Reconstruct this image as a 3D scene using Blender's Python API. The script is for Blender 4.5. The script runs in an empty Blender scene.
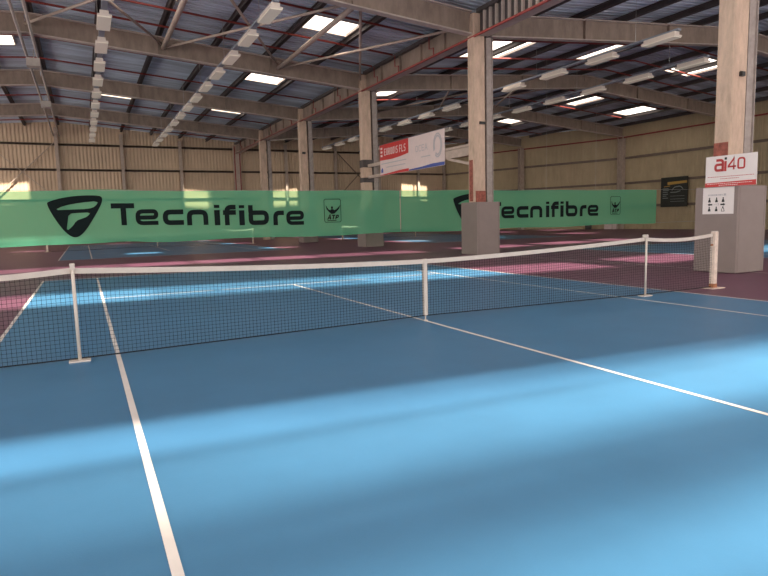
import bpy, math, random
from mathutils import Vector, Matrix
random.seed(7)
C = bpy.context.scene.collection
R = math.radians
ORD = ['first', 'second', 'third', 'fourth', 'fifth', 'sixth', 'seventh', 'eighth', 'ninth', 'tenth', 'eleventh', 'twelfth', 'thirteenth', 'fourteenth']

# ------------------------------------------------------------------ materials
def lin(r, g, b):
    f = lambda c: (c / 255 / 12.92) if c / 255 <= .04045 else ((c / 255 + .055) / 1.055) ** 2.4
    return (f(r), f(g), f(b), 1)

def mat(name, col, rough=.6, metal=0, noise=0, scale=3.0, bump=0, bscale=40, stretch=(1, 1, 1), spec=.5):
    m = bpy.data.materials.new(name); m.use_nodes = True
    nt = m.node_tree; N = nt.nodes; L = nt.links
    b = N['Principled BSDF']
    b.inputs['Roughness'].default_value = rough
    b.inputs['Metallic'].default_value = metal
    b.inputs['Specular IOR Level'].default_value = spec
    b.inputs['Base Color'].default_value = col
    if noise or bump:
        tc = N.new('ShaderNodeTexCoord'); mp = N.new('ShaderNodeMapping')
        mp.inputs['Scale'].default_value = stretch
        L.new(tc.outputs['Object'], mp.inputs['Vector'])
    if noise:
        n = N.new('ShaderNodeTexNoise'); n.inputs['Scale'].default_value = scale
        n.inputs['Detail'].default_value = 6; n.inputs['Roughness'].default_value = .65
        L.new(mp.outputs[0], n.inputs['Vector'])
        cr = N.new('ShaderNodeValToRGB')
        cr.color_ramp.elements[0].position = .3; cr.color_ramp.elements[1].position = .72
        cr.color_ramp.elements[0].color = tuple(c * (1 - noise) for c in col[:3]) + (1,)
        cr.color_ramp.elements[1].color = tuple(min(1, c * (1 + noise * .6)) for c in col[:3]) + (1,)
        L.new(n.outputs['Fac'], cr.inputs['Fac']); L.new(cr.outputs['Color'], b.inputs['Base Color'])
    if bump:
        n2 = N.new('ShaderNodeTexNoise'); n2.inputs['Scale'].default_value = bscale; n2.inputs['Detail'].default_value = 4
        L.new(mp.outputs[0], n2.inputs['Vector'])
        bp = N.new('ShaderNodeBump'); bp.inputs['Strength'].default_value = bump; bp.inputs['Distance'].default_value = .02
        L.new(n2.outputs['Fac'], bp.inputs['Height']); L.new(bp.outputs[0], b.inputs['Normal'])
    return m

M = {}
M['blue'] = mat('court_blue_paint', (.057, .186, .335, 1), .42, noise=.10, scale=.8, bump=.05, bscale=120, spec=.35)
M['purple'] = mat('court_purple_paint', (.150, .055, .095, 1), .42, noise=.12, scale=.8, bump=.05, bscale=120, spec=.35)
M['line'] = mat('court_line_paint', (.74, .67, .62, 1), .5, noise=.08, scale=4)
M['concrete'] = mat('rough_column_concrete', (.60, .445, .335, 1), .85, noise=.24, scale=3, bump=.5, bscale=30, stretch=(2, 2, .6))
M['post_grey'] = mat('grey_post_steel', (.36, .31, .28, 1), .65, noise=.25, scale=5)
M['rafter'] = mat('rafter_galvanised_steel', (.29, .222, .175, 1), .6, noise=.32, scale=2.5, stretch=(1, 1, .4))
M['flange'] = mat('rafter_flange_steel', (.50, .42, .37, 1), .5, noise=.2, scale=3)
M['purlin'] = mat('purlin_dark_steel', (.075, .062, .06, 1), .6, noise=.25, scale=4)
M['deck'] = mat('roof_deck_sheet', (.58, .67, .76, 1), .5, metal=.0, noise=.5, scale=.5, stretch=(.3, 3, 1))
M['redpipe'] = mat('sprinkler_pipe_red', (.27, .045, .035, 1), .45, noise=.2, scale=3)
M['brace'] = mat('brace_steel', (.50, .40, .33, 1), .5, noise=.2, scale=4)
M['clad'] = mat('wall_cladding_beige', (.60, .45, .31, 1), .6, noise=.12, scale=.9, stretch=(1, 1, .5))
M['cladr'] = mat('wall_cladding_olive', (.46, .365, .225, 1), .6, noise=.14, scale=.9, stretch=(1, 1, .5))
M['girt'] = mat('girt_brown_steel', (.17, .125, .095, 1), .6, noise=.2)
M['wpost'] = mat('wall_post_steel', (.46, .37, .30, 1), .6, noise=.2)
M['pad'] = mat('padding_grey_vinyl', (.245, .193, .175, 1), .55, noise=.07, scale=2, bump=.08, bscale=6)
M['white'] = mat('white_enamel', (.66, .58, .51, 1), .45, noise=.06, scale=6)
M['netpost'] = mat('net_post_paint', (.76, .62, .52, 1), .5, noise=.25, scale=9)
M['rust'] = mat('rust_stain', (.42, .17, .08, 1), .8, noise=.4, scale=14)
M['tape'] = mat('net_headband_canvas', (.62, .55, .49, 1), .8, noise=.08, scale=9, bump=.1, bscale=60)
M['net'] = mat('net_cord_black', (.012, .012, .014, 1), .8)
M['signw'] = mat('sign_white', (.76, .70, .68, 1), .4, noise=.04)
M['signp'] = mat('sign_pale_pink', (.72, .60, .57, 1), .45, noise=.06)
M['signred'] = mat('sign_red', (.55, .022, .02, 1), .4, noise=.08)
M['ai_red'] = mat('sign_letter_red', (.45, .02, .02, 1), .4)
M['signblue'] = mat('sign_blue', (.03, .07, .33, 1), .4)
M['palegrey'] = mat('sign_pale_grey_print', (.47, .44, .46, 1), .5)
M['black'] = mat('sign_black', (.015, .014, .014, 1), .5)
M['boarddk'] = mat('notice_board_dark', (.018, .022, .018, 1), .4, noise=.3, scale=3)
M['gold'] = mat('notice_gold', (.46, .28, .06, 1), .5)
M['teal'] = mat('notice_grey_print', (.22, .26, .24, 1), .5)
M['redmark'] = mat('red_paint_patch', (.33, .10, .07, 1), .8, noise=.5, scale=9)
M['cable'] = mat('wire_steel', (.5, .5, .48, 1), .4, metal=.6)
M['rail'] = mat('lamp_rail_bluegrey', (.20, .225, .27, 1), .5, metal=.0)
M['ink'] = mat('banner_ink', (.008, .016, .016, 1), .8, spec=.1)
M['trayg'] = mat('conduit_grey', (.44, .40, .36, 1), .5, noise=.15)

def banner_mat():
    m = bpy.data.materials.new('banner_green_mesh'); m.use_nodes = True
    nt = m.node_tree; N = nt.nodes; L = nt.links
    for n in list(N): N.remove(n)
    out = N.new('ShaderNodeOutputMaterial')
    d = N.new('ShaderNodeBsdfDiffuse'); d.inputs[0].default_value = (.18, .64, .39, 1)
    t = N.new('ShaderNodeBsdfTranslucent'); t.inputs[0].default_value = (.18, .68, .38, 1)
    x = N.new('ShaderNodeBsdfTransparent'); x.inputs[0].default_value = (.62, .95, .70, 1)
    a = N.new('ShaderNodeMixShader'); a.inputs[0].default_value = .35
    b = N.new('ShaderNodeMixShader'); b.inputs[0].default_value = .42
    L.new(d.outputs[0], a.inputs[1]); L.new(t.outputs[0], a.inputs[2])
    L.new(a.outputs[0], b.inputs[1]); L.new(x.outputs[0], b.inputs[2])
    L.new(b.outputs[0], out.inputs[0])
    return m
M['banner'] = banner_mat()

def pane_mat(name, transp, emit, col=(1, .90, .80, 1)):
    m = bpy.data.materials.new(name); m.use_nodes = True
    nt = m.node_tree; N = nt.nodes; L = nt.links
    for n in list(N): N.remove(n)
    out = N.new('ShaderNodeOutputMaterial')
    x = N.new('ShaderNodeBsdfTransparent'); x.inputs[0].default_value = (1, .97, .92, 1)
    e = N.new('ShaderNodeEmission'); e.inputs[0].default_value = col; e.inputs[1].default_value = emit
    a = N.new('ShaderNodeMixShader'); a.inputs[0].default_value = 1 - transp
    L.new(x.outputs[0], a.inputs[1]); L.new(e.outputs[0], a.inputs[2]); L.new(a.outputs[0], out.inputs[0])
    return m
M['pane'] = pane_mat('skylight_polycarbonate', .62, 4.0)
M['pane_graded'] = pane_mat('skylight_polycarbonate_graded', .6, 3.4)
def grade_pane(m):                                      # made-up transparency gradient, dims the floor light band toward the left
    N = m.node_tree.nodes; L = m.node_tree.links
    tc = N.new('ShaderNodeTexCoord'); sp = N.new('ShaderNodeSeparateXYZ'); mr = N.new('ShaderNodeMapRange')
    L.new(tc.outputs['Object'], sp.inputs[0]); L.new(sp.outputs['X'], mr.inputs['Value'])
    for k, v in ((1, -5.0), (2, 2.0), (3, .80), (4, .26)): mr.inputs[k].default_value = v
    mx = next(n for n in N if n.type == 'MIX_SHADER'); L.new(mr.outputs[0], mx.inputs[0])
grade_pane(M['pane_graded'])
M['pane_dim'] = pane_mat('skylight_polycarbonate_dim', .42, 2.8)  # lets less sun through, added to weaken parts of the floor light bands
M['diffuser'] = mat('lamp_diffuser', (.72, .66, .56, 1), .5)
bd = M['diffuser'].node_tree.nodes['Principled BSDF']
bd.inputs['Emission Color'].default_value = (1, .88, .70, 1); bd.inputs['Emission Strength'].default_value = .13

# ------------------------------------------------------------------ mesh builder
class MB:
    def __init__(s): s.v = []; s.f = []; s.mi = []; s.cur = 0
    def add(s, vs, fs):
        o = len(s.v); s.v += [tuple(v) for v in vs]
        for f in fs: s.f.append(tuple(o + i for i in f)); s.mi.append(s.cur)
        return s
    def box(s, x0, y0, z0, x1, y1, z1):
        return s.add([(x0, y0, z0), (x1, y0, z0), (x1, y1, z0), (x0, y1, z0), (x0, y0, z1), (x1, y0, z1), (x1, y1, z1), (x0, y1, z1)],
              [(3, 2, 1, 0), (4, 5, 6, 7), (0, 1, 5, 4), (1, 2, 6, 5), (2, 3, 7, 6), (3, 0, 4, 7)])
    def bar(s, p, q, w, h, up=(0, 0, 1)):          # rectangular bar from p to q, h measured along up
        p = Vector(p); q = Vector(q); d = (q - p).normalized(); up = Vector(up)
        a = d.cross(up)
        if a.length < 1e-4: a = d.cross(Vector((1, 0, 0)))
        a.normalize(); u = a.cross(d).normalized(); a *= w / 2; u *= h / 2
        return s.add([p - a - u, p + a - u, p + a + u, p - a + u, q - a - u, q + a - u, q + a + u, q - a + u],
              [(0, 1, 2, 3), (7, 6, 5, 4), (0, 4, 5, 1), (1, 5, 6, 2), (2, 6, 7, 3), (3, 7, 4, 0)])
    def tube(s, pts, r, n=8, r2=None):
        pts = [Vector(p) for p in pts]; rings = []
        for i, p in enumerate(pts):
            d = (pts[min(i + 1, len(pts) - 1)] - pts[max(i - 1, 0)]).normalized()
            a = d.cross(Vector((0, 0, 1)))
            if a.length < 1e-3: a = Vector((1, 0, 0))
            a.normalize(); u = a.cross(d)
            rr = r if r2 is None else r + (r2 - r) * i / (len(pts) - 1)
            rings.append([p + a * rr * math.cos(2 * math.pi * k / n) + u * rr * math.sin(2 * math.pi * k / n) for k in range(n)])
        vs = [v for g in rings for v in g]; fs = []
        for i in range(len(pts) - 1):
            for k in range(n): fs.append((i * n + k, i * n + (k + 1) % n, (i + 1) * n + (k + 1) % n, (i + 1) * n + k))
        fs.append(tuple(range(n - 1, -1, -1))); fs.append(tuple(range((len(pts) - 1) * n, len(pts) * n)))
        return s.add(vs, fs)
    def quad(s, a, b, c, d): return s.add([a, b, c, d], [(0, 1, 2, 3)])
    def build(s, name, m, parent=None, origin=None, smooth=False):
        me = bpy.data.meshes.new(name)
        og = Vector(origin) if origin is not None else Vector((0, 0, 0))
        base = og
        if parent is not None:
            base = parent['_w'].to_list() if hasattr(parent['_w'], 'to_list') else list(parent['_w'])
            base = Vector(base)
        me.from_pydata([tuple(Vector(v) - base) for v in s.v], [], s.f)
        for x in (m if isinstance(m, (list, tuple)) else [m]): me.materials.append(x)
        for p, i in zip(me.polygons, s.mi): p.material_index = i; p.use_smooth = smooth
        me.update()
        o = bpy.data.objects.new(name, me); C.objects.link(o)
        if parent is not None:
            o.parent = parent
        else: o.location = base
        o['_w'] = tuple(base)
        return o

def thing(name, label, cat, loc, group=None):
    o = bpy.data.objects.new(name, None); C.objects.link(o); o.location = loc; o['_w'] = tuple(loc)
    o.empty_display_size = .2
    return tag(o, label, cat, group)
def tag(o, label, cat, group=None):
    o['label'] = label; o['category'] = cat; o['kind'] = 'thing'
    if group: o['group'] = group
    return o
def struct(o): o['kind'] = 'structure'; return o
def dup(root, loc, label=None):
    def cp(o, par):
        c = o.copy(); C.objects.link(c); c.parent = par
        for ch in o.children: cp(ch, c)
        return c
    r = cp(root, None); r.location = loc; r['_w'] = tuple(loc)
    if label: r['label'] = label
    return r

# ------------------------------------------------------------------ 2D strokes (lettering, marks)
def strokes_mesh(mb, paths, width, to3, t=.006):
    """ribbons with mitred corners; paths are lists of (u, v); to3 maps (u, v, depth) to space"""
    for path in paths:
        closed = path[0] == path[-1] and len(path) > 2
        P = [Vector(p) for p in (path[:-1] if closed else path)]; n = len(P); A = []; B = []
        for i in range(n):
            if closed: p0, p1, p2 = P[i - 1], P[i], P[(i + 1) % n]
            else: p0, p1, p2 = P[max(i - 1, 0)], P[i], P[min(i + 1, n - 1)]
            d1 = (p1 - p0); d2 = (p2 - p1)
            if d1.length < 1e-6: d1 = d2
            if d2.length < 1e-6: d2 = d1
            n1 = Vector((-d1.y, d1.x)).normalized(); n2 = Vector((-d2.y, d2.x)).normalized()
            m = n1 + n2
            m = n1 if m.length < 1e-4 else m.normalized()
            k = width / 2 / max(.45, m.dot(n1))
            A.append(p1 + m * k); B.append(p1 - m * k)
        vs = [to3(a.x, a.y, 0) for a in A] + [to3(b.x, b.y, 0) for b in B] + [to3(a.x, a.y, t) for a in A] + [to3(b.x, b.y, t) for b in B]
        fs = []
        for i in range(n if closed else n - 1):
            j = (i + 1) % n
            fs += [(i, j, n + j, n + i), (2 * n + i, 3 * n + i, 3 * n + j, 2 * n + j), (i, 2 * n + i, 2 * n + j, j), (n + i, n + j, 3 * n + j, 3 * n + i)]
        if not closed: fs += [(0, n, 3 * n, 2 * n), (n - 1, 3 * n - 1, 4 * n - 1, 2 * n - 1)]
        mb.add(vs, fs)

def rr(pts, r, seg=4):
    """round the inner corners of an open path"""
    out = [pts[0]]
    for i in range(1, len(pts) - 1):
        p = Vector(pts[i]); a = Vector(pts[i - 1]) - p; b = Vector(pts[i + 1]) - p
        k = min(r, a.length * .49, b.length * .49)
        s = p + a.normalized() * k; e = p + b.normalized() * k
        for j in range(seg + 1):
            u = j / seg; q = s * (1 - u) ** 2 + p * 2 * u * (1 - u) + e * u * u
            out.append((q.x, q.y))
    out.append(pts[-1]); return out

def glyph(ch, w, s, h=.75):
    """wide techno lower-case letters; returns stroke centre lines in a box w x 1"""
    i = s / 2; k = .22
    if ch == 'T': return [[(0, 1 - i), (w, 1 - i)], [(w / 2 + .02, 1 - i), (w / 2 + .02, 0)]]
    if ch == 'e': return [rr([(w - .02, i), (i, i), (i, h - i), (w - i, h - i), (w - i, h * .48), (i, h * .48)], k)]
    if ch == 'c': return [rr([(w, i), (i, i), (i, h - i), (w, h - i)], k)]
    if ch == 'n': return [rr([(i, 0), (i, h - i), (w - i, h - i), (w - i, 0)], k)]
    if ch == 'i': return [[(w / 2, 0), (w / 2, h)], [(w / 2, h + .1), (w / 2, h + .25)]]
    if ch == 'f': return [rr([(w * .3, 0), (w * .3, 1 - i), (w, 1 - i)], k), [(0, h - i), (w, h - i)]]
    if ch == 'b': return [[(i, 1), (i, h - i)], rr([(i, .4), (i, h - i), (w - i, h - i), (w - i, i), (i, i), (i, .45)], k)]
    if ch == 'r': return [rr([(i, 0), (i, h - i), (w, h - i)], k)]
    if ch == 'a': return [rr([(i * 1.5, h - i), (w - i, h - i), (w - i, 0)], k), rr([(w - i, i), (i, i), (i, h * .55), (w - i, h * .55)], k * .8)]
    if ch == '4': return [[(w * .72, 0), (w * .72, 1), (w * .70, 1 - i), (i * .5, .34), (i * .5, .27), (w, .27)]]
    if ch == '0': return [rr([(w / 2, i), (i, i), (i, 1 - i), (w - i, 1 - i), (w - i, i), (w / 2, i)], k)]
    if ch == 'A': return [[(0, 0), (w / 2, 1), (w, 0)], [(w * .2, .33), (w * .8, .33)]]
    if ch == 'P': return [rr([(i, 0), (i, 1 - i), (w - i, 1 - i), (w - i, .42), (i, .42)], k)]
    if ch == 'U': return [rr([(i, 1), (i, i), (w - i, i), (w - i, 1)], k)]
    if ch == 'R': return [rr([(i, 0), (i, 1 - i), (w - i, 1 - i), (w - i, .45), (i, .45)], k), [(w * .5, .45), (w - i, 0)]]
    if ch == 'D': return [rr([(i, i), (w - i, i), (w - i, 1 - i), (i, 1 - i), (i, i)], k)]
    if ch == 'O': return [rr([(w / 2, i), (i, i), (i, 1 - i), (w - i, 1 - i), (w - i, i), (w / 2, i)], k)]
    if ch == 'S': return [rr([(0, i), (w - i, i), (w - i, .5), (i, .5), (i, 1 - i), (w, 1 - i)], k * .8)]
    if ch == 'I': return [[(w / 2, 0), (w / 2, 1)]]
    if ch == 'L': return [[(i, 1), (i, i), (w, i)]]
    if ch == 'C': return [rr([(w, i), (i, i), (i, 1 - i), (w, 1 - i)], k)]
    if ch == 'E': return [[(w, i), (i, i), (i, 1 - i), (w, 1 - i)], [(i, .5), (w * .85, .5)]]
    if ch == 'F': return [[(i, 0), (i, 1 - i), (w, 1 - i)], [(i, .5), (w * .85, .5)]]
    return []
def word(mb, txt, u0, v0, H, W, s, to3, t=.006, gap=.22, h=.75):
    """letters of equal cell width W*H placed in a row from (u0, v0)"""
    u = u0
    for ch in txt:
        if ch != ' ':
            w = .2 if ch in 'iI' else W
            ps = [[(u + a * H, v0 + b * H) for a, b in p] for p in glyph(ch, w, s, h)]
            strokes_mesh(mb, ps, s * H, to3, t); u += (w + gap) * H
        else: u += W * .6 * H
    return u
def fillshape(mb, loops, to3, t=.006):
    """filled outline with holes, extruded by t"""
    cu = bpy.data.curves.new('tmp', 'CURVE'); cu.dimensions = '2D'; cu.fill_mode = 'BOTH'; cu.extrude = .5
    for lp in loops:
        sp = cu.splines.new('POLY'); sp.points.add(len(lp) - 1); sp.use_cyclic_u = True
        for q, (a, b) in zip(sp.points, lp): q.co = (a, b, 0, 1)
    o = bpy.data.objects.new('tmp', cu); C.objects.link(o)
    bpy.context.view_layer.update()
    me = bpy.data.meshes.new_from_object(o.evaluated_get(bpy.context.evaluated_depsgraph_get()))
    mb.add([to3(v.co.x, v.co.y, (v.co.z + .5) * t) for v in me.vertices], [tuple(p.vertices) for p in me.polygons])
    bpy.data.objects.remove(o); bpy.data.meshes.remove(me); bpy.data.curves.remove(cu)

# ------------------------------------------------------------------ hall dimensions
FR = [12.2, 22.45, 32.7, 42.95]                  # roof frames
COLX = 9.8; RIDGE_L = -5.9; RIDGE_R = 25.5; XW = -21.6; YB = 53.2; YS = -26.0
def zb(x):                                       # underside of the rafters
    if x <= RIDGE_L: return 9.6 - .08 * (RIDGE_L - x)
    if x <= COLX: return 8.35 + .0796 * (COLX - x)
    if x <= RIDGE_R: return 8.35 + .0796 * (x - COLX)
    return 9.6 - .08 * (x - RIDGE_R)
RD = .85                                         # rafter depth
def zd(x): return zb(x) + RD + .26               # roof deck

# ------------------------------------------------------------------ floor with the painted courts
fb = MB()
fb.quad((-24, -30, 0), (44, -30, 0), (44, 54, 0), (-24, 54, 0))
def court(cx, cy):
    X, S, Y, V = 5.485, 4.115, 11.885, 6.2; l = .025
    fb.cur = 1; z = .003
    fb.quad((cx - X, cy - Y, z), (cx + X, cy - Y, z), (cx + X, cy + Y, z), (cx - X, cy + Y, z))
    fb.cur = 2; z = .006
    def ln(x0, y0, x1, y1): fb.quad((cx + x0, cy + y0, z), (cx + x1, cy + y0, z), (cx + x1, cy + y1, z), (cx + x0, cy + y1, z))
    for x in (-X, -S, S, X): ln(x - l, -Y, x + l, Y)
    for x0, x1 in ((-X, -S), (-S, S), (S, X)):
        for sg in (-1, 1): ln(x0 + l, sg * Y - .04, x1 - l, sg * Y + .04)
    for sg in (-1, 1): ln(-S + l, sg * V - l, -l if False else S - l, sg * V + l)
    ln(-l, -V + l, l, V - l); ln(-l, -Y + .04, l, -Y + .2); ln(-l, Y - .2, l, Y - .04)
for cx in (0, 19.9):
    for cy in (0, 35.2): court(cx, cy)
fb.cur = 2
fb.quad((9.85, -12, .006), (9.9, -12, .006), (9.9, 12.2, .006), (9.85, 12.2, .006))
struct(fb.build('floor', [M['purple'], M['blue'], M['line']]))

# ------------------------------------------------------------------ roof deck with skylight openings
SKY = []          # (x0, x1, y0, y1, kind)
def sky(x0, x1, y0, y1, k=0): SKY.append((x0, x1, y0, y1, k))
o0, o1 = 4.2, 5.9
for fy, xs in ((12.2, [(-2.4, -.4), (4.7, 6.8), (13.6, 16.3), (21.6, 22.6), (29.2, 31.4)]),
               (22.45, [(-8.6, -6.7), (4.6, 6.7), (13.4, 15.6), (29.8, 31.8), (35.8, 38.0)]),
               (32.7, [(-2.7, -.6), (4.5, 7.0), (13.4, 15.6), (22.0, 24.2), (30.6, 32.6)]),
               (42.95, [(-10.6, -8.3), (4.5, 7.1), (13.2, 16.0), (28.4, 31.8)])):
    for a, b in xs:
        big = a > 12 and fy < 30; e = -.5 if fy > 40 else 0
        sky(a, b, fy + o0 - (.1 if big else 0) + e, fy + (7.2 if big else o1) + e)
# unseen strips above and behind the camera, shaped to cast the floor light bands
for a, b, k in ((-9, 8.8, 2), (11.5, 20, 0)):
    sky(a, b, -16.4, -15.16, k); sky(a, b, -15.04, -14.57, k); sky(a, b, -14.48, -13.1, k)  # gaps between the strips are added to cast thin shadow streaks
for a, b, k in ((-8.4, -3.0, 0), (-3.0, 1.6, 1), (1.6, 9.0, 0), (10.6, 14.6, 0), (17, 22, 1)): sky(a, b, -4.75, -2.3, k)
for a, b, k in ((-9.0, -3.5, 1), (-3.5, 4.4, 0), (4.4, 9.2, 1), (11.5, 15.6, 0), (16.7, 20.3, 0), (21.3, 23.5, 0)): sky(a, b, 5.9, 8.1, k)

rb = MB(); PX = .30
def sheet(x0, x1, y0, y1):
    if y1 - y0 < .01 or x1 - x0 < .01: return
    brk = []; k = int((y0 - YS) / PX)
    while YS + k * PX < y1:
        b = YS + k * PX; brk += [(b, 0), (b + PX * .45, 0), (b + PX * .55, .075), (b + PX * .92, .075)]; k += 1
    brk.append((YS + k * PX, 0))
    def hh(y):
        for (ya, ha), (yb, hb) in zip(brk[:-1], brk[1:]):
            if ya <= y <= yb: return ha + (hb - ha) * (y - ya) / (yb - ya)
        return 0
    ys = [(y0, hh(y0))] + [q for q in brk if y0 + 1e-4 < q[0] < y1 - 1e-4] + [(y1, hh(y1))]
    vs = [(x0, y, zd(x0) + h) for y, h in ys] + [(x1, y, zd(x1) + h) for y, h in ys]; m = len(ys)
    rb.add(vs, [(i, i + 1, m + i + 1, m + i) for i in range(m - 1)])
cuts = sorted(set([XW, RIDGE_L, COLX, RIDGE_R, 41.6] + [x for s in SKY for x in s[:2]]))
for xa, xb in zip(cuts[:-1], cuts[1:]):
    xm = (xa + xb) / 2; holes = sorted((s[2], s[3]) for s in SKY if s[0] < xm < s[1]); y = YS
    for h0, h1 in holes:
        sheet(xa, xb, y, h0); y = h1
    sheet(xa, xb, y, YB + .3)
struct(rb.build('ceiling', M['deck']))

def make_sky(x0, x1, y0, y1, k, label, group=None):
    xm = (x0 + x1) / 2; base = (xm, (y0 + y1) / 2, zd(xm))
    t = thing('skylight', label, 'skylight', base, group)
    f = MB(); w = .05
    for xx in (x0, x1): f.bar((xx, y0 - w, zd(xx) + .02), (xx, y1 + w, zd(xx) + .02), .06, .13)
    for yy in (y0, y1): f.bar((x0, yy, zd(x0) + .02), (x1, yy, zd(x1) + .02), .06, .13)
    f.build('frame', M['flange'], t)
    p = MB()
    p.add([(x0, y0, zd(x0) + .06), (x1, y0, zd(x1) + .06), (x1, y1, zd(x1) + .06), (x0, y1, zd(x0) + .06)], [(0, 1, 2, 3)])
    p.build('pane', [M['pane'], M['pane_dim'], M['pane_graded']][k], t)
    return t
BAY = {12.2: 'nearest', 22.45: 'second', 32.7: 'third', 42.95: 'farthest'}
for s in SKY:
    fy = next((f for f in FR if 0 < s[2] - f < 10), None)
    if s[0] < RIDGE_L: side = 'left of the ridge conduits'
    elif s[0] < 2: side = 'beside the left lamp row'
    elif s[0] < COLX: side = 'just left of the central columns'
    elif s[0] < 19: side = 'just right of the central columns'
    elif s[0] < RIDGE_R: side = 'right of the right lamp rows'
    else: side = 'on the far slope near the right wall'
    if fy: make_sky(*s, 'bright rectangular skylight in the %s roof bay, %s' % (BAY[fy], side), 'skylights in the roof')
    else: make_sky(*s, 'long unseen skylight strip above the near court, shaped to cast the floor light bands', 'unseen skylight strips above the near court')

# ------------------------------------------------------------------ rafters
def rafter(xa, xb, y, label):
    """I-section beam between xa and xb at frame y"""
    t = thing('roof_rafter', label, 'roof beam', (xa, y, zb(xa)), 'steel roof rafters')
    w = MB(); w.bar((xa, y, zb(xa) + RD / 2), (xb, y, zb(xb) + RD / 2), .03, RD - .06); w.build('web', M['rafter'], t)
    f = MB(); f.bar((xa, y, zb(xa) + .02), (xb, y, zb(xb) + .02), .32, .045); f.build('bottom_flange', M['flange'], t)
    f = MB(); f.bar((xa, y, zb(xa) + RD - .02), (xb, y, zb(xb) + RD - .02), .32, .045); f.build('top_flange', M['flange'], t)
    for k in (.32, .66):
        x = xa + (xb - xa) * k; s = MB(); s.box(x - .02, y - .15, zb(x) + .05, x + .02, y + .15, zb(x) + RD - .05); s.build('stiffener', M['rafter'], t)
    return t
NF = ['nearest', 'second nearest', 'third nearest', 'farthest']
RIGHT_END = [40.7, 40.7, 40.5, 37.2]
ptA = ptB = ptC = None
for i, y in enumerate(FR):
    if i == 0:
        ptA = rafter(COLX - .45, RIDGE_L, y, ''); ptB = rafter(COLX + .5, RIDGE_R, y, ''); ptC = rafter(RIDGE_L, XW, y, '')
        A, B, Cc = ptA, ptB, ptC
    else:
        mk = lambda p: dup(p, (p.location[0], y, p.location[2])); A, B, Cc = mk(ptA), mk(ptB), mk(ptC)
    A['label'] = 'grey steel rafter rising left from the central columns to the ridge, %s of four' % NF[i]
    B['label'] = 'grey steel rafter rising right from the central columns, %s of four' % NF[i]
    Cc['label'] = 'grey steel rafter falling left beyond the conduit ridge, %s of four' % NF[i]
    rafter(RIDGE_R, RIGHT_END[i], y, 'grey steel rafter falling toward the right side wall, %s of four' % NF[i])

# ------------------------------------------------------------------ valley beams along the central columns
def valley(y0, y1, label, nst):
    t = thing('valley_beam', label, 'roof beam', (COLX, y0, 8.35), 'beams on top of the central columns')
    w = MB(); w.box(COLX - .12, y0, 8.4, COLX + .12, y1, 9.15); w.build('web', M['purlin' if nst > 9 else 'rafter'], t)
    f = MB(); f.box(COLX - .24, y0, 8.34, COLX + .24, y1, 8.4); f.build('bottom_flange', M['flange'], t)
    f = MB(); f.box(COLX - .3, y0, 9.15, COLX + .3, y1, 9.3); f.build('gutter', M['purlin'], t)
    for k in range(nst):
        y = y0 + (y1 - y0) * (k + 1) / (nst + 1); s = MB(); s.box(COLX - .23, y - .035, 8.4, COLX + .23, y + .035, 9.15); s.build('stiffener', M['flange' if nst > 9 else 'rafter'], t)
COLY = [1.9] + FR + [YB - .35]
VN = ['ribbed grey beam over the column with the red and white sign, nearest roof bay', 'grey beam carried by the second and third central columns above the hanging banner',
      'grey beam carried by the third and fourth central columns', 'grey beam carried by the fourth and fifth central columns', 'grey beam from the fifth central column to the back wall']
for k in range(5): valley(COLY[k] + .22, COLY[k + 1] - .22, VN[k], 26 if k == 0 else 4)

# ------------------------------------------------------------------ purlins running along the hall
pl = [(4.4 + 2.52 * k) for k in range(-9, 2)] + [12.4 + 2.52 * k for k in range(0, 12)]
nl = [x for x in pl if x < COLX]; nr = [x for x in pl if x > COLX]
for x in pl:
    b = MB(); z = zb(x) + RD
    ye = YB - .05 if x < 34.1 else 32.7 + (40.6 - x) / .32
    b.box(x - .03, 2.0, z, x + .03, ye, z + .235); b.box(x - .1, 2.0, z, x + .1, ye, z + .03); b.box(x - .1, 2.0, z + .2, x + .1, ye, z + .235)
    if x < COLX: lb = '%s dark roof purlin left of the central columns, running to the back wall' % ORD[len(nl) - 1 - nl.index(x)]
    else: lb = '%s dark roof purlin right of the central columns, running to the back wall' % ORD[nr.index(x)]
    tag(b.build('roof_purlin', M['purlin'], origin=(x, 2, z)), lb, 'purlin', 'dark purlins under the roof deck')

# ------------------------------------------------------------------ sprinkler pipes
def pipe_x(y, xs, label):
    b = MB(); b.tube([(x, y, zd(x) - .30) for x in xs], .045, 6)
    return tag(b.build('sprinkler_pipe', M['redpipe'], origin=(xs[0], y, zd(xs[0]) - .3), smooth=True), label, 'pipe', 'red sprinkler pipes under the roof')
PY = [15.3, 18.45, 20.7, 25.6, 29.7, 34.6, 39.6, 45.0, 49.6]
for i, y in enumerate(PY):
    pipe_x(y, [XW, RIDGE_L, 9.3], '%s thin red pipe from the front crossing the roof left of the central columns' % ORD[i])
    pipe_x(y, [10.3, RIDGE_R, 37.0 if y < 42 else 35.0], '%s thin red pipe from the front crossing the roof right of the central columns' % ORD[i])
mp = thing('sprinkler_main', 'thick red pipe running along the beam on top of the central columns', 'pipe', (9.42, 3, 8.30))
b = MB(); b.tube([(9.42, 3, 8.30), (9.42, 50, 8.30)], .05, 8); b.build('main_pipe', M['redpipe'], mp, smooth=True)
for y in PY:
    b = MB(); b.tube([(9.42, y - .35, 8.32), (9.42, y - .35, 8.62), (9.42, y, 8.66), (9.42, y, zd(9.4) - .32)], .03, 6); b.build('riser', M['redpipe'], mp, smooth=True)

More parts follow.
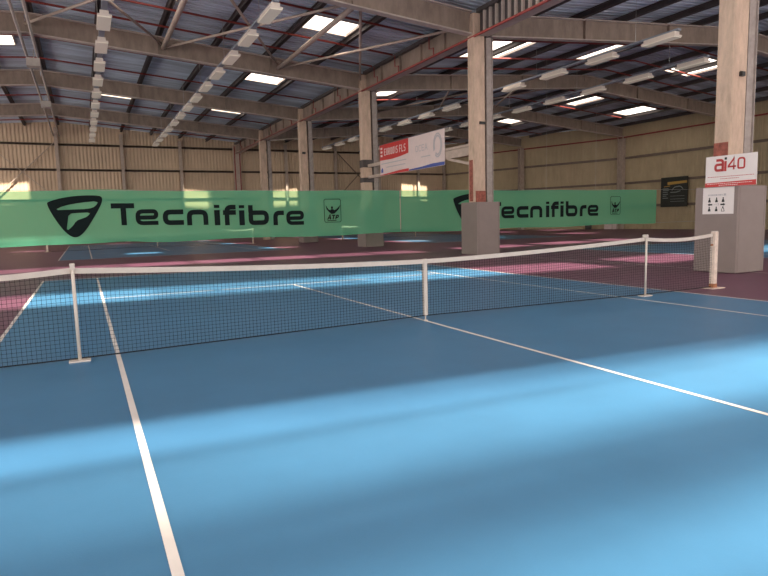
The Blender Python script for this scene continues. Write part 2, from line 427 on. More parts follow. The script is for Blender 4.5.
# ------------------------------------------------------------------ roof bracing in the nearest visible bay
NODE = [-5.9, -.5, 4.9, 9.35]; za = lambda x: zb(x) + .36
def brace(x0, y0, x1, y1, label, r=.055):
    dz = .13 if x0 > x1 else 0
    b = MB(); b.tube([(x0, y0, za(x0) + dz), (x1, y1, za(x1) + dz)], r, 8)
    tag(b.build('roof_brace', M['brace'], origin=(x0, y0, za(x0)), smooth=True), label, 'brace', 'tubular roof braces in the nearest bay')
for k in range(3):
    a, c = NODE[k], NODE[k + 1]; pn = ['panel beside the ridge', 'middle panel', 'panel beside the central columns'][k]
    brace(a, 22.3, c, 12.4, 'diagonal roof brace in the %s, nearing the columns toward the front' % pn)
    brace(c, 22.3, a, 12.4, 'diagonal roof brace in the %s, nearing the ridge toward the front' % pn)
brace(-.5, 12.4, -.5, 22.3, 'straight tubular strut between two rafters left of the lamp row', .11)
brace(4.9, 12.4, 4.9, 22.3, 'straight tubular strut between two rafters under the near skylight', .10)
NODR = [10.3, 15.4, 20.5, 25.5]
for k in range(3):
    a, c = NODR[k], NODR[k + 1]; pn = ['first', 'second', 'third'][k]
    brace(a, 22.6, c, 32.5, 'diagonal roof brace right of the columns in the %s panel, going away rightward' % pn)
    brace(c, 22.6, a, 32.5, 'diagonal roof brace right of the columns in the %s panel, going away leftward' % pn)

# ------------------------------------------------------------------ ridge conduits
for dx, w in ((-.22, 'left'), (.22, 'right')):
    b = MB(); x = RIDGE_L + dx
    b.tube([(x, 12, 9.5), (x, YB, 9.5)], .06, 8)
    tag(b.build('ridge_conduit', M['trayg'], origin=(x, 12, 9.5), smooth=True), 'grey conduit along the ridge, the %s one of the pair' % w, 'conduit', 'pair of conduits under the ridge')
for i, y in enumerate((24.6, 34.9)):
    t = thing('ridge_speaker', 'small pale box hanging under the ridge conduits, %s one' % ('nearer' if i == 0 else 'farther'), 'speaker', (RIDGE_L + .1, y, 9.0))
    b = MB(); b.box(RIDGE_L - .2, y - .25, 8.75, RIDGE_L + .35, y + .25, 9.1); b.build('box', M['trayg'], t)
    b = MB(); b.tube([(RIDGE_L + .1, y, 9.1), (RIDGE_L + .1, y, 9.5)], .02, 6); b.build('hanger', M['cable'], t)

# ------------------------------------------------------------------ lamp rows
def lamp(x, y, z, label):
    t = thing('ceiling_lamp', label, 'lamp', (x, y, z), 'strip lamps hanging in rows under the roof')
    b = MB(); b.box(x - .21, y - .75, z + .03, x + .21, y + .75, z + .09); b.box(x - .13, y - .7, z + .09, x + .13, y + .7, z + .22); b.build('housing', M['white'], t)
    b2 = MB(); b2.box(x - .20, y - .73, z, x + .20, y + .73, z + .03); b2.build('diffuser', M['diffuser'], t)
    return t
ROWS = [(-3.28, 11.6, 2.96, 12, 'leftmost lamp row'), (1.45, 11.9, 2.8, 13, 'second lamp row from the left'),
        (16.1, 9.1, 2.95, 13, 'lamp row right of the central columns'), (20.8, 11.2, 2.95, 13, 'rightmost lamp row')]
proto = None
for x, y0, dy, n, nm in ROWS:
    t = thing('lamp_rail', 'thin grey rail carrying the %s' % nm, 'rail', (x, y0 - 2, 8.22))
    b = MB(); b.box(x - .09, y0 - .8, 8.22, x + .09, y0 + dy * (n - 1) + 1.2, 8.3); b.build('rail', M['rail'], t)
    for k in range(0, n, 2):
        y = y0 + dy * k + 1.2; b = MB(); b.tube([(x, y, 8.3), (x, y, zd(x) - .02)], .008, 4); b.build('hanger', M['cable'], t)
    for k in range(n):
        y = y0 + dy * k; lb = 'pale strip lamp in the %s, %s from the front' % (nm, ORD[k])
        if proto is None: proto = lamp(x, y, 8.0, lb)
        else: dup(proto, (x, y, 8.0), lb)

# ------------------------------------------------------------------ walls
def clad(mb, p, q, top, z0=0, pitch=.3):
    p = Vector(p); q = Vector(q); L = (q - p).length; d = (q - p) / L; nrm = Vector((d.y, -d.x)); n = round(L / pitch); vs = []
    for i in range(n):
        for a, h in ((0, 0), (.4, 0), (.5, .035), (.9, .035)):
            s = (i + a) * L / n; vs.append(p + d * s + nrm * h)
    vs.append(q); m = len(vs)
    mb.add([(v.x, v.y, z0) for v in vs] + [(v.x, v.y, top(v.x)) for v in vs], [(i, i + 1, m + i + 1, m + i) for i in range(m - 1)])
RW = [(40.8, -10), (40.8, 32.7), (37.5, 42.95), (34.3, YB)]
b = MB(); clad(b, (XW, YB), (34.3, YB), lambda x: zd(x)); struct(b.build('wall_back', M['clad']))
b = MB()
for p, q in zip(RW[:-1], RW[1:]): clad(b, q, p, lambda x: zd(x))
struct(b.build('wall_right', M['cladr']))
b = MB(); b.box(XW, YB - .06, 0, 34.2, YB - .02, .35)
struct(b.build('baseboard_back', M['girt']))

def hpost(x, y, z1, w, d, name, m, label, cat, group, axis=0):
    """H section post, flanges facing y (axis 0) or x (axis 1)"""
    t = thing(name, label, cat, (x, y, 0), group)
    for s in (-1, 1):
        f = MB()
        if axis == 0: f.box(x - w / 2, y + s * d / 2 - .012, 0, x + w / 2, y + s * d / 2 + .012, z1)
        else: f.box(x + s * d / 2 - .012, y - w / 2, 0, x + s * d / 2 + .012, y + w / 2, z1)
        f.build('flange', m, t)
    f = MB()
    if axis == 0: f.box(x - .01, y - d / 2, 0, x + .01, y + d / 2, z1)
    else: f.box(x - d / 2, y - .01, 0, x + d / 2, y + .01, z1)
    f.build('web', m, t)
    b = MB(); b.box(x - .25, y - .2, 0, x + .25, y + .2, .03); b.build('base_plate', m, t)
    return t
WP = [-5.95, -.72, 4.4, 14.8, 20.3, 25.5, 30.5, 34.0]
WL = ['under the ridge, beside the wall cross brace', 'first right of the ridge', 'second right of the ridge', 'seen between the fourth and third central columns',
      'just left of the third central column', 'behind the hanging banner', 'under the red and white hanging banner', 'in the corner beside the second central column']
for x, l in zip(WP, WL): hpost(x, YB - .25, zb(x) + .6, .26, .3, 'wall_post', M['wpost'], 'pale steel post against the back wall, ' + l, 'post', 'posts against the back wall')
for z, nm in ((3.9, 'lowest'), (6.55, 'middle'), (8.75, 'top')):
    b = MB(); b.box(XW, YB - .16, z - .06, 34.1, YB - .0, z + .06); b.box(XW, YB - .16, z - .1, 34.1, YB - .13, z + .1)
    tag(b.build('wall_girt', M['girt'], origin=(0, YB, z)), 'dark horizontal rail across the beige back wall, %s of three' % nm, 'rail', 'horizontal rails on the back wall')
t = thing('wall_brace', 'crossed steel braces on the back wall left of the ridge post', 'brace', (-8.6, YB - .3, 6))
for a, c in (((-11.1, 8.6), (-6.1, 3.9)), ((-11.1, 3.9), (-6.1, 8.9))):
    b = MB(); b.bar((a[0], YB - .33, a[1]), (c[0], YB - .33, c[1]), .05, .16, (0, 1, 0)); b.build('brace_bar', M['wpost'], t)
t = thing('wall_brace', 'crossed steel braces on the back wall right of the fourth central column', 'brace', (22.9, YB - .3, 6))
for a, c in (((20.5, 8.7), (25.3, 4)), ((20.5, 4), (25.3, 8.7))):
    b = MB(); b.bar((a[0], YB - .33, a[1]), (c[0], YB - .33, c[1]), .05, .12, (0, 1, 0)); b.build('brace_bar', M['girt'], t)
# right wall: two columns, rails, red pipe
hpost(40.45, 32.7, 8.5, .42, .55, 'wall_column', M['wpost'], 'pale steel column on the right wall above the banner end', 'column', 'columns on the right wall')
hpost(37.1, 42.8, 8.5, .42, .5, 'wall_column', M['wpost'], 'steel column on the right wall beside the second central column', 'column', 'columns on the right wall')
def along_right(off): return [(x - off, y) for x, y in RW]
for z, nm in ((2.1, 'lowest'), (4.2, 'second lowest'), (6.5, 'topmost')):
    b = MB(); pts = along_right(.1)
    for p, q in zip(pts[:-1], pts[1:]): b.bar((p[0], p[1], z), (q[0], q[1], z), .14, .2)
    tag(b.build('wall_girt', M['girt'], origin=(40.7, 0, z)), 'dark horizontal rail along the right wall, %s of three' % nm, 'rail', 'horizontal rails on the right wall')
b = MB(); b.tube([(x, y, 8.35) for x, y in along_right(.35)], .07, 6)
tag(b.build('sprinkler_pipe', M['redpipe'], origin=(40.4, 0, 8.35), smooth=True), 'red pipe running high along the right wall', 'pipe')

# ------------------------------------------------------------------ central columns
def column(y, label, box=False):
    t = thing('steel_column', label, 'column', (COLX, y, 0), 'central row of columns')
    s = MB(); x0, x1, w = 9.38, 9.90, .21; c = .025; z1 = 9.15
    ring = [(x0 + c, y - w), (x1 - c, y - w), (x1, y - w + c), (x1, y + w - c), (x1 - c, y + w), (x0 + c, y + w), (x0, y + w - c), (x0, y - w + c)]
    s.add([(a, b_, 0) for a, b_ in ring] + [(a, b_, z1) for a, b_ in ring],
          [(i, (i + 1) % 8, 8 + (i + 1) % 8, 8 + i) for i in range(8)] + [tuple(range(7, -1, -1)), tuple(range(8, 16))])
    s.build('shaft', M['concrete'], t)
    s = MB()
    s.box(10.03, y - .13, 0, 10.28, y + .13, 8.34); s.box(10.28, y - .17, 0, 10.31, y + .17, 8.34)
    s.build('back_post', M['post_grey'], t)
    for z in (2.9, 5.2, 7.3):
        s = MB(); s.box(9.88, y - .05, z, 10.05, y + .05, z + .1); s.build('batten', M['post_grey'], t)
    return t
CL = ['thick grey beige column behind the white ai40 sign', 'grey beige column standing right of the hanging banner', 'grey beige column at the left end of the hanging banner',
      'grey beige column, fourth from the front in the central row', 'grey beige column, fifth from the front in the central row']
c0 = column(COLY[0], CL[0])
cols = [c0] + [dup(c0, (COLX, COLY[k], 0), CL[k]) for k in range(1, 5)]
def patch(t, name, m, y, z0, z1, ya, yb, xf=9.38):
    s = MB(); s.box(xf - .006, y + ya, z0, xf + .01, y + yb, z1); s.build(name, m, t)
patch(cols[0], 'red_patch', M['redmark'], COLY[0], 2.72, 3.1, -.16, .2)
s = MB(); s.box(9.62, COLY[0] - .23, 4.62, 9.76, COLY[0] - .2, 4.72); s.box(9.6, COLY[0] - .29, 4.6, 9.72, COLY[0] - .21, 4.7); s.build('bracket', M['black'], cols[0])
patch(cols[1], 'red_patch', M['redmark'], COLY[1], 2.1, 3.7, -.1, .14)
s = MB(); s.box(9.42, COLY[1] - .217, 2.06, 9.9, COLY[1] - .2, 2.5); s.build('rust_stain', M['redmark'], cols[1])
s = MB(); s.box(9.62, COLY[1] - .26, 5.05, 9.88, COLY[1] - .2, 5.15); s.build('bracket', M['black'], cols[1])
s = MB(); s.box(9.36, COLY[2] - .25, 4.3, 9.98, COLY[2] + .25, 4.7); s.build('clamp', M['purlin'], cols[2]); s = MB(); s.box(9.36, COLY[2] - .25, 3.5, 9.98, COLY[2] + .25, 3.75); s.build('clamp', M['purlin'], cols[2])
s = MB(); s.box(9.5, COLY[3] - .23, 6.1, 9.75, COLY[3] - .2, 6.25); s.build('bracket', M['black'], cols[3])
t = thing('steel_column', 'slim steel column against the back wall with red edge stripes', 'column', (COLX, COLY[5], 0))
s = MB(); s.box(9.4, COLY[5] - .18, 0, 10.1, COLY[5] + .18, 9.1); s.build('shaft', M['wpost'], t)
for xx in (9.45, 9.95): 
    s = MB(); s.box(xx, COLY[5] - .2, 0, xx + .1, COLY[5] - .17, 9.0); s.build('red_stripe', M['redpipe'], t)

# ------------------------------------------------------------------ paddings round the column feet
def padding(y, label):
    t = thing('column_padding', label, 'padding', (9.785, y, 0), 'grey paddings round the central column feet')
    x0, x1, y0, y1, h, th = 9.24, 10.33, y - .54, y + .54, 2.06, .07
    for bx in ((x0, y0, x0 + th, y1), (x1 - th, y0, x1, y1), (x0 + th + .004, y0, x1 - th - .004, y0 + th), (x0 + th + .004, y1 - th, x1 - th - .004, y1)):
        s = MB(); s.box(bx[0], bx[1], .01, bx[2], bx[3], h); o = s.build('padding_panel', M['pad'], t)
        bv = o.modifiers.new('bevel', 'BEVEL'); bv.width = .014; bv.segments = 2
    s = MB(); s.box(x0 + th, y0 + th, h - .1, x1 - th, y1 - th, h - .06); s.build('top_foam', M['pad'], t)
    return t
PL = ['tall grey padding under the ai40 sign at the net post', 'tall grey padding round the foot of the column right of the hanging banner',
      'grey padding round the third central column, under the green banner', 'grey padding round the fourth central column, mostly behind the green banner']
p0 = padding(COLY[0], PL[0])
for k in range(1, 4): dup(p0, (9.785, COLY[k], 0), PL[k])

# ------------------------------------------------------------------ nets
def net_z(x, cx, sag=True):
    a = abs(x - cx)
    if a <= 4.55: return .905 + (1.05 - .905) * (a / 4.55) ** 1.6
    u = (a - 4.55) / (6.4 - 4.55)
    return 1.05 - .05 * math.sin(math.pi * u) + .01 * u
def tennis_net(cx, cy, cell, wire, label, hb=.062):
    t = thing('tennis_net', label, 'net', (cx, cy, 0), 'tennis nets')
    b = MB(); H = 6.4; n = int(2 * H / cell); w = wire / 2
    low = lambda x: .03 + .055 * max(0, 1 - abs(x - cx) / 4.55)
    for i in range(n + 1):
        x = cx - H + 2 * H * i / n; b.box(x - w, cy - w, low(x), x + w, cy + w, net_z(x, cx) - .03)
    rows = int(1.0 / cell); seg = 32
    for j in range(rows + 1):
        f = j / rows; pts = []
        for i in range(seg + 1):
            x = cx - H + 2 * H * i / seg; z0 = low(x); z1 = net_z(x, cx) - .04; pts.append((x, cy, z0 + (z1 - z0) * f))
        for p, q in zip(pts[:-1], pts[1:]): b.bar(p, q, wire, wire)
    b.build('netting', M['net'], t)
    b = MB(); seg = 48
    xs = sorted(set([cx - H + 2 * H * i / seg for i in range(seg + 1)] + [cx - 4.55, cx + 4.55]))
    for p, q in zip(xs[:-1], xs[1:]):
        zp, zq = net_z(p, cx), net_z(q, cx)
        for s in (-1, 1):
            b.quad((p, cy + s * .012, zp - hb), (q, cy + s * .012, zq - hb), (q, cy + s * .014, zq), (p, cy + s * .014, zp))
        b.quad((p, cy - .014, zp), (q, cy - .014, zq), (q, cy + .014, zq), (p, cy + .014, zp))
        b.quad((p, cy - .012, zp - hb), (q, cy - .012, zq - hb), (q, cy + .012, zq - hb), (p, cy + .012, zp - hb))
    b.build('headband', M['tape'], t)
    b = MB(); b.box(cx - .03, cy - .022, .09, cx + .03, cy - .016, .905); b.box(cx - .03, cy - .022, .905, cx + .03, cy + .022, .912); b.box(cx - .03, cy + .016, .09, cx + .03, cy + .022, .905)
    b.box(cx - .02, cy - .03, .0, cx + .02, cy + .03, .02); b.box(cx - .006, cy - .006, .02, cx + .006, cy + .006, .12)
    b.build('centre_strap', M['tape'], t)
    b = MB(); pts = [(cx - H + 2 * H * i / 32, cy, low(cx - H + 2 * H * i / 32)) for i in range(33)]; b.tube(pts, .008, 5); b.build('bottom_cord', M['net'], t)
    return t
tennis_net(0, 0, .046, .0032, 'black tennis net with white headband across the near blue court')
tennis_net(0, 35.2, .09, .004, 'far tennis net seen through the green banner under its big black lettering', .10)
tennis_net(19.9, 35.2, .09, .004, 'far tennis net seen through the banner right of the third central column', .10)
def net_post(x, y, label, rusty=False, h=1.09):
    t = thing('net_post', label, 'net post', (x, y, 0), 'white net posts')
    b = MB(); b.box(x - .05, y - .05, .012, x + .05, y + .05, h); o = b.build('pole', M['netpost'], t)
    bv = o.modifiers.new('bevel', 'BEVEL'); bv.width = .012; bv.segments = 2
    b = MB(); b.box(x - .042, y - .042, h, x + .042, y + .042, h + .012); b.build('cap', M['white'], t)
    b = MB(); b.box(x - .19, y - .13, .0, x + .19, y + .13, .012); b.build('base_plate', M['netpost'], t)
    if rusty:
        b = MB(); b.box(x - .0515, y - .0515, .012, x + .0515, y + .0515, .09); b.build('rust_ring', M['rust'], t)
        b = MB(); b.tube([(x - .06, y, .84), (x - .09, y, .84)], .02, 8); b.build('winder', M['rust'], t)
    return t
net_post(6.47, 0, 'rust-stained white net post in front of the ai40 padding', True)
net_post(-6.47, 0, 'white net post at the other end of the near net', True)
net_post(-6.47, 35.2, 'far white net post under the shield emblem of the banner')
net_post(6.47, 35.2, 'far white net post under the end of the black banner lettering')
net_post(13.43, 35.2, 'far white net post beside the small square emblem on the banner')
def stick(x, label):
    t = thing('singles_stick', label, 'net stick', (x, -.035, 0), 'sticks propping up the near net')
    b = MB(); b.tube([(x, -.035, .02), (x, -.035, 1.09)], .019, 10); b.build('rod', M['white'], t, smooth=True)
    b = MB(); b.box(x - .11, -.10, 0, x + .11, .03, .02); b.build('base_plate', M['white'], t)
    b = MB(); b.box(x - .025, -.055, 1.03, x + .025, .03, 1.10); b.build('clip', M['tape'], t)
stick(-4.51, 'white stick propping the near net beside the doubles alley, by the long white line')
stick(4.55, 'white stick propping the near net close to the rusty net post')

# ------------------------------------------------------------------ green banners
YC = 17.6
def wav(x, z): return .010 * math.sin(x * 1.9) + .006 * math.sin(x * 4.3 + z * 1.5)
def top_z(x): return 2.82 + .05 * math.exp(-((x + 3.4) / 1.6) ** 2) + .015 * math.sin(x * 1.1)
def bot_z(x): return .84 + .03 * math.sin(x * .9) + .07 * math.exp(-((x + 2.9) / .9) ** 2)
LET = [('T', -3.38, -2.56), ('e', -2.54, -1.70), ('c', -1.55, -.76), ('n', -.64, .20), ('i', .44, .68), ('f', .80, 1.33), ('i', 1.45, 1.69), ('b', 1.84, 2.72), ('r', 2.90, 3.38), ('e', 3.48, 4.29)]
def banner(x0, x1, dx, tilt, label):
    t = thing('tennis_banner', label, 'banner', ((x0 + x1) / 2, YC, .84), 'green banners hanging across the hall')
    b = MB(); nx = int((x1 - x0) / .14); nz = 8; vs = []
    for i in range(nx + 1):
        x = x0 + (x1 - x0) * i / nx
        for j in range(nz + 1):
            z = bot_z(x) + (top_z(x) - bot_z(x)) * j / nz; vs.append((x, YC + wav(x, z), z))
    b.add(vs, [(i * (nz + 1) + j, (i + 1) * (nz + 1) + j, (i + 1) * (nz + 1) + j + 1, i * (nz + 1) + j + 1) for i in range(nx) for j in range(nz)])
    b_name = b.build('fabric', M['banner'], t, smooth=True).name
    fab = bpy.data.objects[b_name]
    to3 = lambda u, v, d: (u, YC + wav(u, v) - .030 - d, v)
    H = .84; mb = MB()
    for ch, a, c in LET:
        a += dx; c += dx; z0 = 1.52 - tilt * (a - dx + 3.4) if tilt else 1.37
        W = (c - a) / H; s = .20 if ch == 'e' else .24
        ps = [[(a + u * H, z0 + v * H) for u, v in p] for p in glyph(ch, W, s, .74)]
        strokes_mesh(mb, ps, s * H * (.95 if ch != 'i' else 1.1), to3)
    mb.build('lettering', M['ink'], fab)
    # shield emblem, units measured from its left edge
    sx = -5.5 + dx; sw = 1.85; sz = 1.12
    S = lambda pts: [(sx + u * sw, sz + v * 1.54) for u, v in pts]
    def smooth(pts, it=2):
        for _ in range(it):
            o = []
            for i in range(len(pts)):
                p, q = pts[i], pts[(i + 1) % len(pts)]
                o += [(p[0] * .75 + q[0] * .25, p[1] * .75 + q[1] * .25), (p[0] * .25 + q[0] * .75, p[1] * .25 + q[1] * .75)]
            pts = o
        return pts
    outer = smooth([(.0, .80), (.03, .86), (.30, .955), (.60, 1.0), (.92, 1.0), (1.0, .96), (.995, .84), (.92, .66), (.80, .42), (.66, .16), (.52, .0), (.40, .0), (.26, .16), (.10, .50)])
    h1 = smooth([(.12, .655), (.30, .76), (.60, .83), (.93, .865), (.86, .73), (.74, .675), (.40, .665)], 1)
    h2 = smooth([(.37, .565), (.55, .585), (.77, .59), (.70, .49), (.60, .445), (.50, .40), (.42, .26), (.31, .155), (.34, .36)], 1)
    mb = MB(); fillshape(mb, [S(outer), S(h1), S(h2)], to3); mb.build('shield_emblem', M['ink'], fab)
    # square emblem with a figure spreading its arms, letters below
    ex = 5.22 + dx; ez = 1.40
    E = lambda pts: [(ex + u * .82, ez + v * 1.06) for u, v in pts]
    mb = MB(); strokes_mesh(mb, [E([(.5, .98), (.08, .98), (.02, .93), (.02, .07), (.08, .02), (.92, .02), (.98, .07), (.98, .93), (.92, .98), (.5, .98)])], .022, to3)
    mb.build('emblem_border', M['ink'], fab)
    mb = MB(); fillshape(mb, [E([(.10, .74), (.16, .56), (.30, .44), (.38, .40), (.44, .36), (.60, .38), (.74, .47), (.88, .58), (.95, .74), (.84, .64), (.70, .55), (.58, .52), (.54, .56), (.40, .56), (.37, .52), (.26, .56), (.17, .66)])], to3)
    fillshape(mb, [E([(.47 + .055 * math.cos(a), .625 + .06 * math.sin(a)) for a in [k * math.pi / 5 for k in range(10)]])], to3)
    mb.build('emblem_figure', M['ink'], fab)
    mb = MB(); it = lambda u, v, d: to3(u + .22 * (v - ez), v, d)
    word(mb, 'ATP', ex + .13, ez + .14, .21, .70, .24, it, gap=.16); strokes_mesh(mb, [[(ex + .15, ez + .09), (ex + .58, ez + .09)]], .03, to3)
    mb.build('emblem_letters', M['ink'], fab)
    return t
banner(-8.5, 9.05, 0, .026, 'green mesh banner with large black lettering, hanging left of the central columns')
banner(9.10, 26.6, 17.52, 0, 'green mesh banner with black lettering behind the second central column')
b = MB(); b.tube([(-21.5, YC, 2.84), (9, YC, 2.83), (40.6, YC, 2.84)], .008, 5)
tag(b.build('banner_cable', M['cable'], origin=(0, YC, 2.84)), 'thin steel cable holding the green banners across the hall', 'cable')
b = MB(); b.tube([(26.6, YC, .86), (40.6, YC, .88)], .008, 5)
tag(b.build('banner_cable', M['cable'], origin=(26.6, YC, .86)), 'thin low cable from the right banner end to the right wall', 'cable')
for x, l in ((18.0, 'faint vertical wire above the right green banner, left one'), (21.6, 'faint vertical wire above the right green banner, right one')):
    b = MB(); b.tube([(x, YC, 2.84), (x, YC, zd(x) - .02)], .004, 5); tag(b.build('drop_wire', M['cable'], origin=(x, YC, 2.84)), l, 'wire')
for x, l in ((-8.3, 'short vertical wire at the outer end of the left green banner'), (9.08, 'short vertical wire where the two green banners meet')):
    b = MB(); b.tube([(x, YC, .86), (x, YC, 2.84)], .008, 5); tag(b.build('drop_wire', M['cable'], origin=(x, YC, .9)), l, 'wire')

# ------------------------------------------------------------------ signs facing the near court (plane normal -x; u runs toward the camera)
def to_x(X, Y0):                                  # u to the right as seen from the court = decreasing y
    return lambda u, v, d: (X - d, Y0 - u, v)
# white sign with red letters
t = thing('sign_board', 'white board with red ai 40 letters above the padding by the net post', 'sign', (9.2, 1.53, 2.05))
s = MB(); s.box(9.185, .92, 2.05, 9.2, 2.15, 2.77); bo = s.build('board', M['signw'], t)
f = to_x(9.183, 2.15); H = .34
mb = MB()
for ch, u, v, h, W, s_ in (('a', .22, 2.405, .30, .80, .2), ('4', .56, 2.43, .265, .72, .15), ('0', .78, 2.43, .265, .70, .15)):
    strokes_mesh(mb, [[(u + a * h, v + b_ * h) for a, b_ in p] for p in glyph(ch, W, s_, .98)], s_ * h, f, .004)
strokes_mesh(mb, [[(.495, 2.405), (.495, 2.64)]], .055, f, .004)
mb.build('red_letters', M['ai_red'], bo)
mb = MB(); fillshape(mb, [[(.47, 2.67), (.525, 2.67), (.525, 2.725), (.47, 2.725)]], f, .004); mb.build('letter_dot', M['black'], bo)
mb = MB(); fillshape(mb, [[(0, 2.052), (1.23, 2.052), (1.23, 2.17), (0, 2.15)]], f, .003); mb.build('red_band', M['signred'], bo)
mb = MB()
for v, u0, u1 in ((2.285, .06, 1.17), (2.235, .38, .82)):
    u = u0
    while u < u1:
        w = random.uniform(.02, .05); strokes_mesh(mb, [[(u, v), (u + w, v)]], .014, f, .003); u += w + .015
mb.build('small_print', M['ai_red'], bo)
mb = MB(); f2 = to_x(9.179, 2.15)
for v, u0, u1 in ((2.125, .05, 1.12), (2.085, .35, .82)):
    u = u0
    while u < u1:
        w = random.uniform(.02, .05); strokes_mesh(mb, [[(u, v), (u + w, v)]], .012, f2, .003); u += w + .014
mb.build('band_print', M['signw'], bo)
for yy in (1.05, 2.0):
    s = MB(); s.box(9.2, yy - .02, 2.3, 9.4, yy + .02, 2.34); s.build('bracket', M['post_grey'], t)
# pictogram poster on the padding
t = thing('rule_poster', 'white poster with black player pictograms and arrows on the grey padding', 'poster', (9.235, 1.83, 1.41))
s = MB(); s.box(9.229, 1.45, 1.41, 9.239, 2.23, 2.04); bo = s.build('sheet', M['signw'], t)
f = to_x(9.228, 2.23); mb = MB()
def person(u, v, h=.115, w=.07, hollow=False):
    fillshape(mb, [[(u + .018 * math.cos(a), v + h * .84 + .018 * math.sin(a)) for a in [k * math.pi / 4 for k in range(8)]]], f, .003)
    o = [(u - w / 2, v), (u - w * .42, v + h * .35), (u - .012, v + h * .68), (u + .012, v + h * .68), (u + w * .42, v + h * .35), (u + w / 2, v)]
    if hollow: strokes_mesh(mb, [o + [o[0]]], .012, f, .003)
    else: fillshape(mb, [o], f, .003)
for k, u in enumerate((.175, .355, .52)):
    person(u, 1.69); person(u, 1.475, hollow=(k == 2))
def arrow(u0, u1, v, sgn):
    a, c = (u0, u1) if sgn > 0 else (u1, u0)
    fillshape(mb, [[(a, v - .018), (a + (c - a) * .6, v - .018), (a + (c - a) * .6, v - .034), (c, v), (a + (c - a) * .6, v + .034), (a + (c - a) * .6, v + .018), (a, v + .018)]], f, .003)
arrow(.13, .25, 1.635, -1); arrow(.455, .58, 1.635, 1)
mb.build('pictograms', M['black'], bo)
mb = MB(); [strokes_mesh(mb, [[(u, 1.862), (u + w_, 1.862)]], .035, f, .003) for u, w_ in ((.14, .03), (.185, .015), (.215, .04), (.27, .035), (.32, .05), (.385, .02), (.42, .045), (.48, .02))]; fillshape(mb, [[(.53, 1.84), (.585, 1.84), (.585, 1.89), (.53, 1.89)]], f, .003)
strokes_mesh(mb, [[(.29, 1.635), (.33, 1.635)], [(.35, 1.615), (.35, 1.66)], [(.38, 1.62), (.41, 1.62), (.41, 1.655), (.38, 1.655)]], .012, f, .003)
mb.build('poster_print', M['palegrey'], bo)
# hanging banner between the second and third columns
t = thing('hanging_banner', 'red and white sponsor banner with blue edge, hung between the second and third central columns', 'banner', (9.6, 17.5, 3.7))
s = MB(); s.box(9.585, 14.44, 3.72, 9.6, 20.62, 5.25); bo = s.build('sheet', M['signp'], t)
f = to_x(9.583, 20.62); mb = MB()
fillshape(mb, [[(0, 5.25), (3.02, 5.25), (3.02, 4.58), (2.2, 4.50), (1.3, 4.46), (0, 4.49)]], f, .004)
fillshape(mb, [[(0, 3.73), (3.02, 3.73), (3.02, 3.86), (2.0, 3.85), (1.0, 3.80), (0, 3.76)]], f, .004); mb.build('red_field', M['signred'], bo)
mb = MB(); fillshape(mb, [[(3.05, 3.73), (6.17, 3.73), (6.17, 3.87), (5.2, 3.88), (4.2, 3.82), (3.05, 3.79)]], f, .004); mb.build('blue_edge', M['signblue'], bo)
mb = MB(); f2 = to_x(9.578, 20.62); word(mb, 'EURODIS FLS', .50, 4.70, .34, .48, .14, f2, .003, gap=.20); mb.build('white_lettering', M['signw'], bo); mb = MB()
for v in (4.66, 4.84, 5.02): fillshape(mb, [[(.10, v), (.30, v), (.30, v + .1), (.10, v + .1)]], f2, .003)
mb.build('white_mark', M['signw'], bo)
mb = MB(); word(mb, 'OCEAN', 3.7, 4.52, .28, .75, .12, f, .003, gap=.25); mb.build('pale_lettering', M['palegrey'], bo); mb = MB()
strokes_mesh(mb, [[(5.62 + .34 * math.cos(a) * k, 4.62 + .5 * math.sin(a) * k) for a in [j * math.pi / 7 for j in range(-5, 9)]] for k in (1, .8)], .07, f, .003); mb.build('swirl_mark', M['palegrey'], bo)
for v, u0, u1 in ((4.30, .15, 2.8), (4.10, .7, 2.7), (4.25, 4.2, 5.0)):
    mb = MB(); strokes_mesh(mb, [[(u0, v), (u1, v)]], .045, f, .003); mb.build('print_line', M['palegrey'], bo)
mb = MB(); fillshape(mb, [[(.12, 3.86), (.34, 3.86), (.34, 4.0), (.24, 4.12), (.12, 4.0)]], f, .003); mb.build('blue_mark', M['signblue'], bo)
t = thing('steel_bracket', 'pale steel arm bracing the hanging banner to the second central column', 'bracket', (9.68, 13.4, 4.1))
s = MB(); s.bar((9.68, 12.42, 4.35), (9.68, 20.7, 4.35), .12, .10); s.build('upper_rail', M['brace'], t)
s = MB(); s.box(9.62, 12.42, 3.95, 9.74, 14.5, 4.28); s.build('arm_plate', M['brace'], t)
s = MB(); s.bar((9.68, 12.42, 3.55), (9.68, 14.3, 3.95), .1, .1); s.build('strut', M['brace'], t)
s = MB(); s.box(9.62, 20.7, 3.7, 9.74, 22.23, 3.85); s.box(9.62, 20.7, 4.3, 9.74, 22.23, 4.45); s.build('end_bracket', M['brace'], t)
# notice board on the right wall
t = thing('notice_board', 'large dark notice board with gold heading on the right wall', 'notice board', (40.55, 27.1, 1.9))
s = MB(); s.box(40.5, 25.85, 1.9, 40.56, 28.4, 4.4); bo = s.build('board', M['boarddk'], t)
f = to_x(40.498, 28.4); mb = MB(); fillshape(mb, [[(.65, 3.75), (2.5, 3.85), (2.5, 4.05), (.65, 4.0)]], f, .004); strokes_mesh(mb, [[(.3, 3.62), (.9, 3.66)]], .06, f); mb.build('gold_heading', M['gold'], bo)
mb = MB()
for v in (3.45, 3.3, 3.15, 2.98, 2.83, 2.65): strokes_mesh(mb, [[(.2, v), (.2 + random.uniform(.35, .6), v)]], .06, f)
strokes_mesh(mb, [rr([(1.1, 3.3), (1.3, 3.55), (1.9, 3.62), (2.15, 3.35)], .2), [(.95, 3.12), (1.5, 3.12), (1.9, 3.22)]], .07, f)
for v in (2.8, 2.55, 2.35): strokes_mesh(mb, [[(.95, v), (2.3, v)]], .03, f)
mb.build('grey_print', M['teal'], bo)
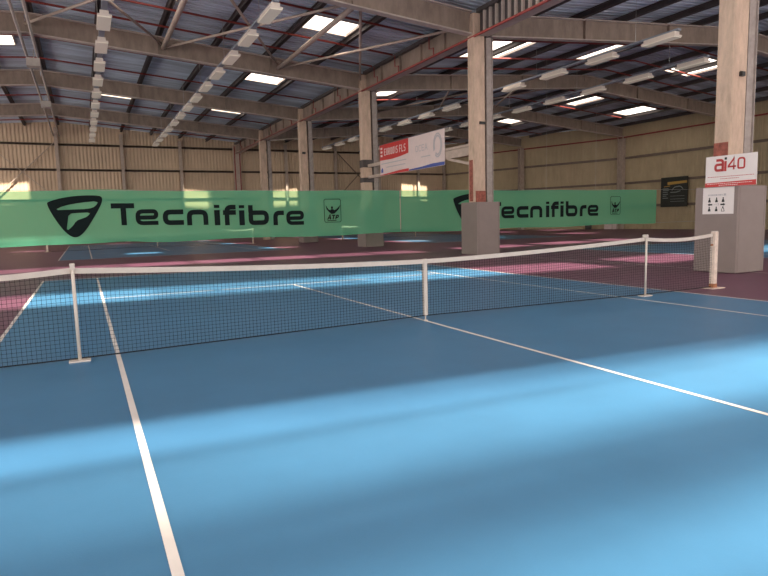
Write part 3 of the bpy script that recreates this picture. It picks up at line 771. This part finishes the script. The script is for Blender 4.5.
# small box standing at the foot of the right wall
t = thing('storage_box', 'small pale box on the floor at the foot of the right wall', 'box', (40.0, 33.6, 0))
s = MB(); s.box(39.7, 32.9, 0, 40.2, 33.9, .75); s.build('body', M['signp'], t)
s = MB(); s.box(39.66, 32.86, .75, 40.22, 33.94, .82); s.build('lid', M['signw'], t)
t = thing('bin', 'dark low bin beside the pale box at the right wall', 'bin', (39.2, 35.4, 0))
s = MB(); s.tube([(39.2, 35.4, 0), (39.2, 35.4, .7)], .3, 12, .36); s.build('body', M['purlin'], t)
s = MB(); s.tube([(39.2, 35.4, .7), (39.2, 35.4, .76)], .39, 12); s.build('rim', M['girt'], t)

# ------------------------------------------------------------------ light
w = bpy.data.worlds.new('sky'); bpy.context.scene.world = w; w.use_nodes = True
bg = w.node_tree.nodes['Background']; bg.inputs[0].default_value = (1, .93, .86, 1); bg.inputs[1].default_value = 3.0
sl = bpy.data.lights.new('sun', 'SUN'); sl.energy = 24.0; sl.angle = R(2.2); sl.color = (1, .93, .82)
so = bpy.data.objects.new('sun', sl); C.objects.link(so); so.rotation_euler = (R(44), 0, 0); so.location = (0, -20, 25)

# ------------------------------------------------------------------ camera
cd = bpy.data.cameras.new('camera'); cam = bpy.data.objects.new('camera', cd); C.objects.link(cam)
cd.sensor_width = 36; cd.lens = 595.63 / 768 * 36; cd.clip_end = 300
yaw, pitch, roll = .4626, .1151, .0261
fwd = Vector((math.sin(yaw) * math.cos(pitch), math.cos(yaw) * math.cos(pitch), -math.sin(pitch)))
rgt = Vector((math.cos(yaw), -math.sin(yaw), 0)); dwn = fwd.cross(rgt)
r2 = rgt * math.cos(roll) + dwn * math.sin(roll); d2 = dwn * math.cos(roll) - rgt * math.sin(roll)
rot = Matrix((r2, -d2, -fwd)).transposed()
cam.matrix_world = Matrix.Translation((-4.3668, -7.4229, 1.4957)) @ rot.to_4x4()
sc = bpy.context.scene; sc.camera = cam
sc.view_settings.view_transform = 'Standard'; sc.view_settings.look = 'None'; sc.view_settings.gamma = 1
sc.view_settings.use_curve_mapping = False; sc.view_settings.exposure = 0.0
for o in bpy.data.objects:
    if '_w' in o: del o['_w']
try:
    sc.cycles.max_bounces = 6; sc.cycles.diffuse_bounces = 4; sc.cycles.transparent_max_bounces = 12
    sc.cycles.use_denoising = True; sc.cycles.sample_clamp_indirect = 6
except Exception: pass
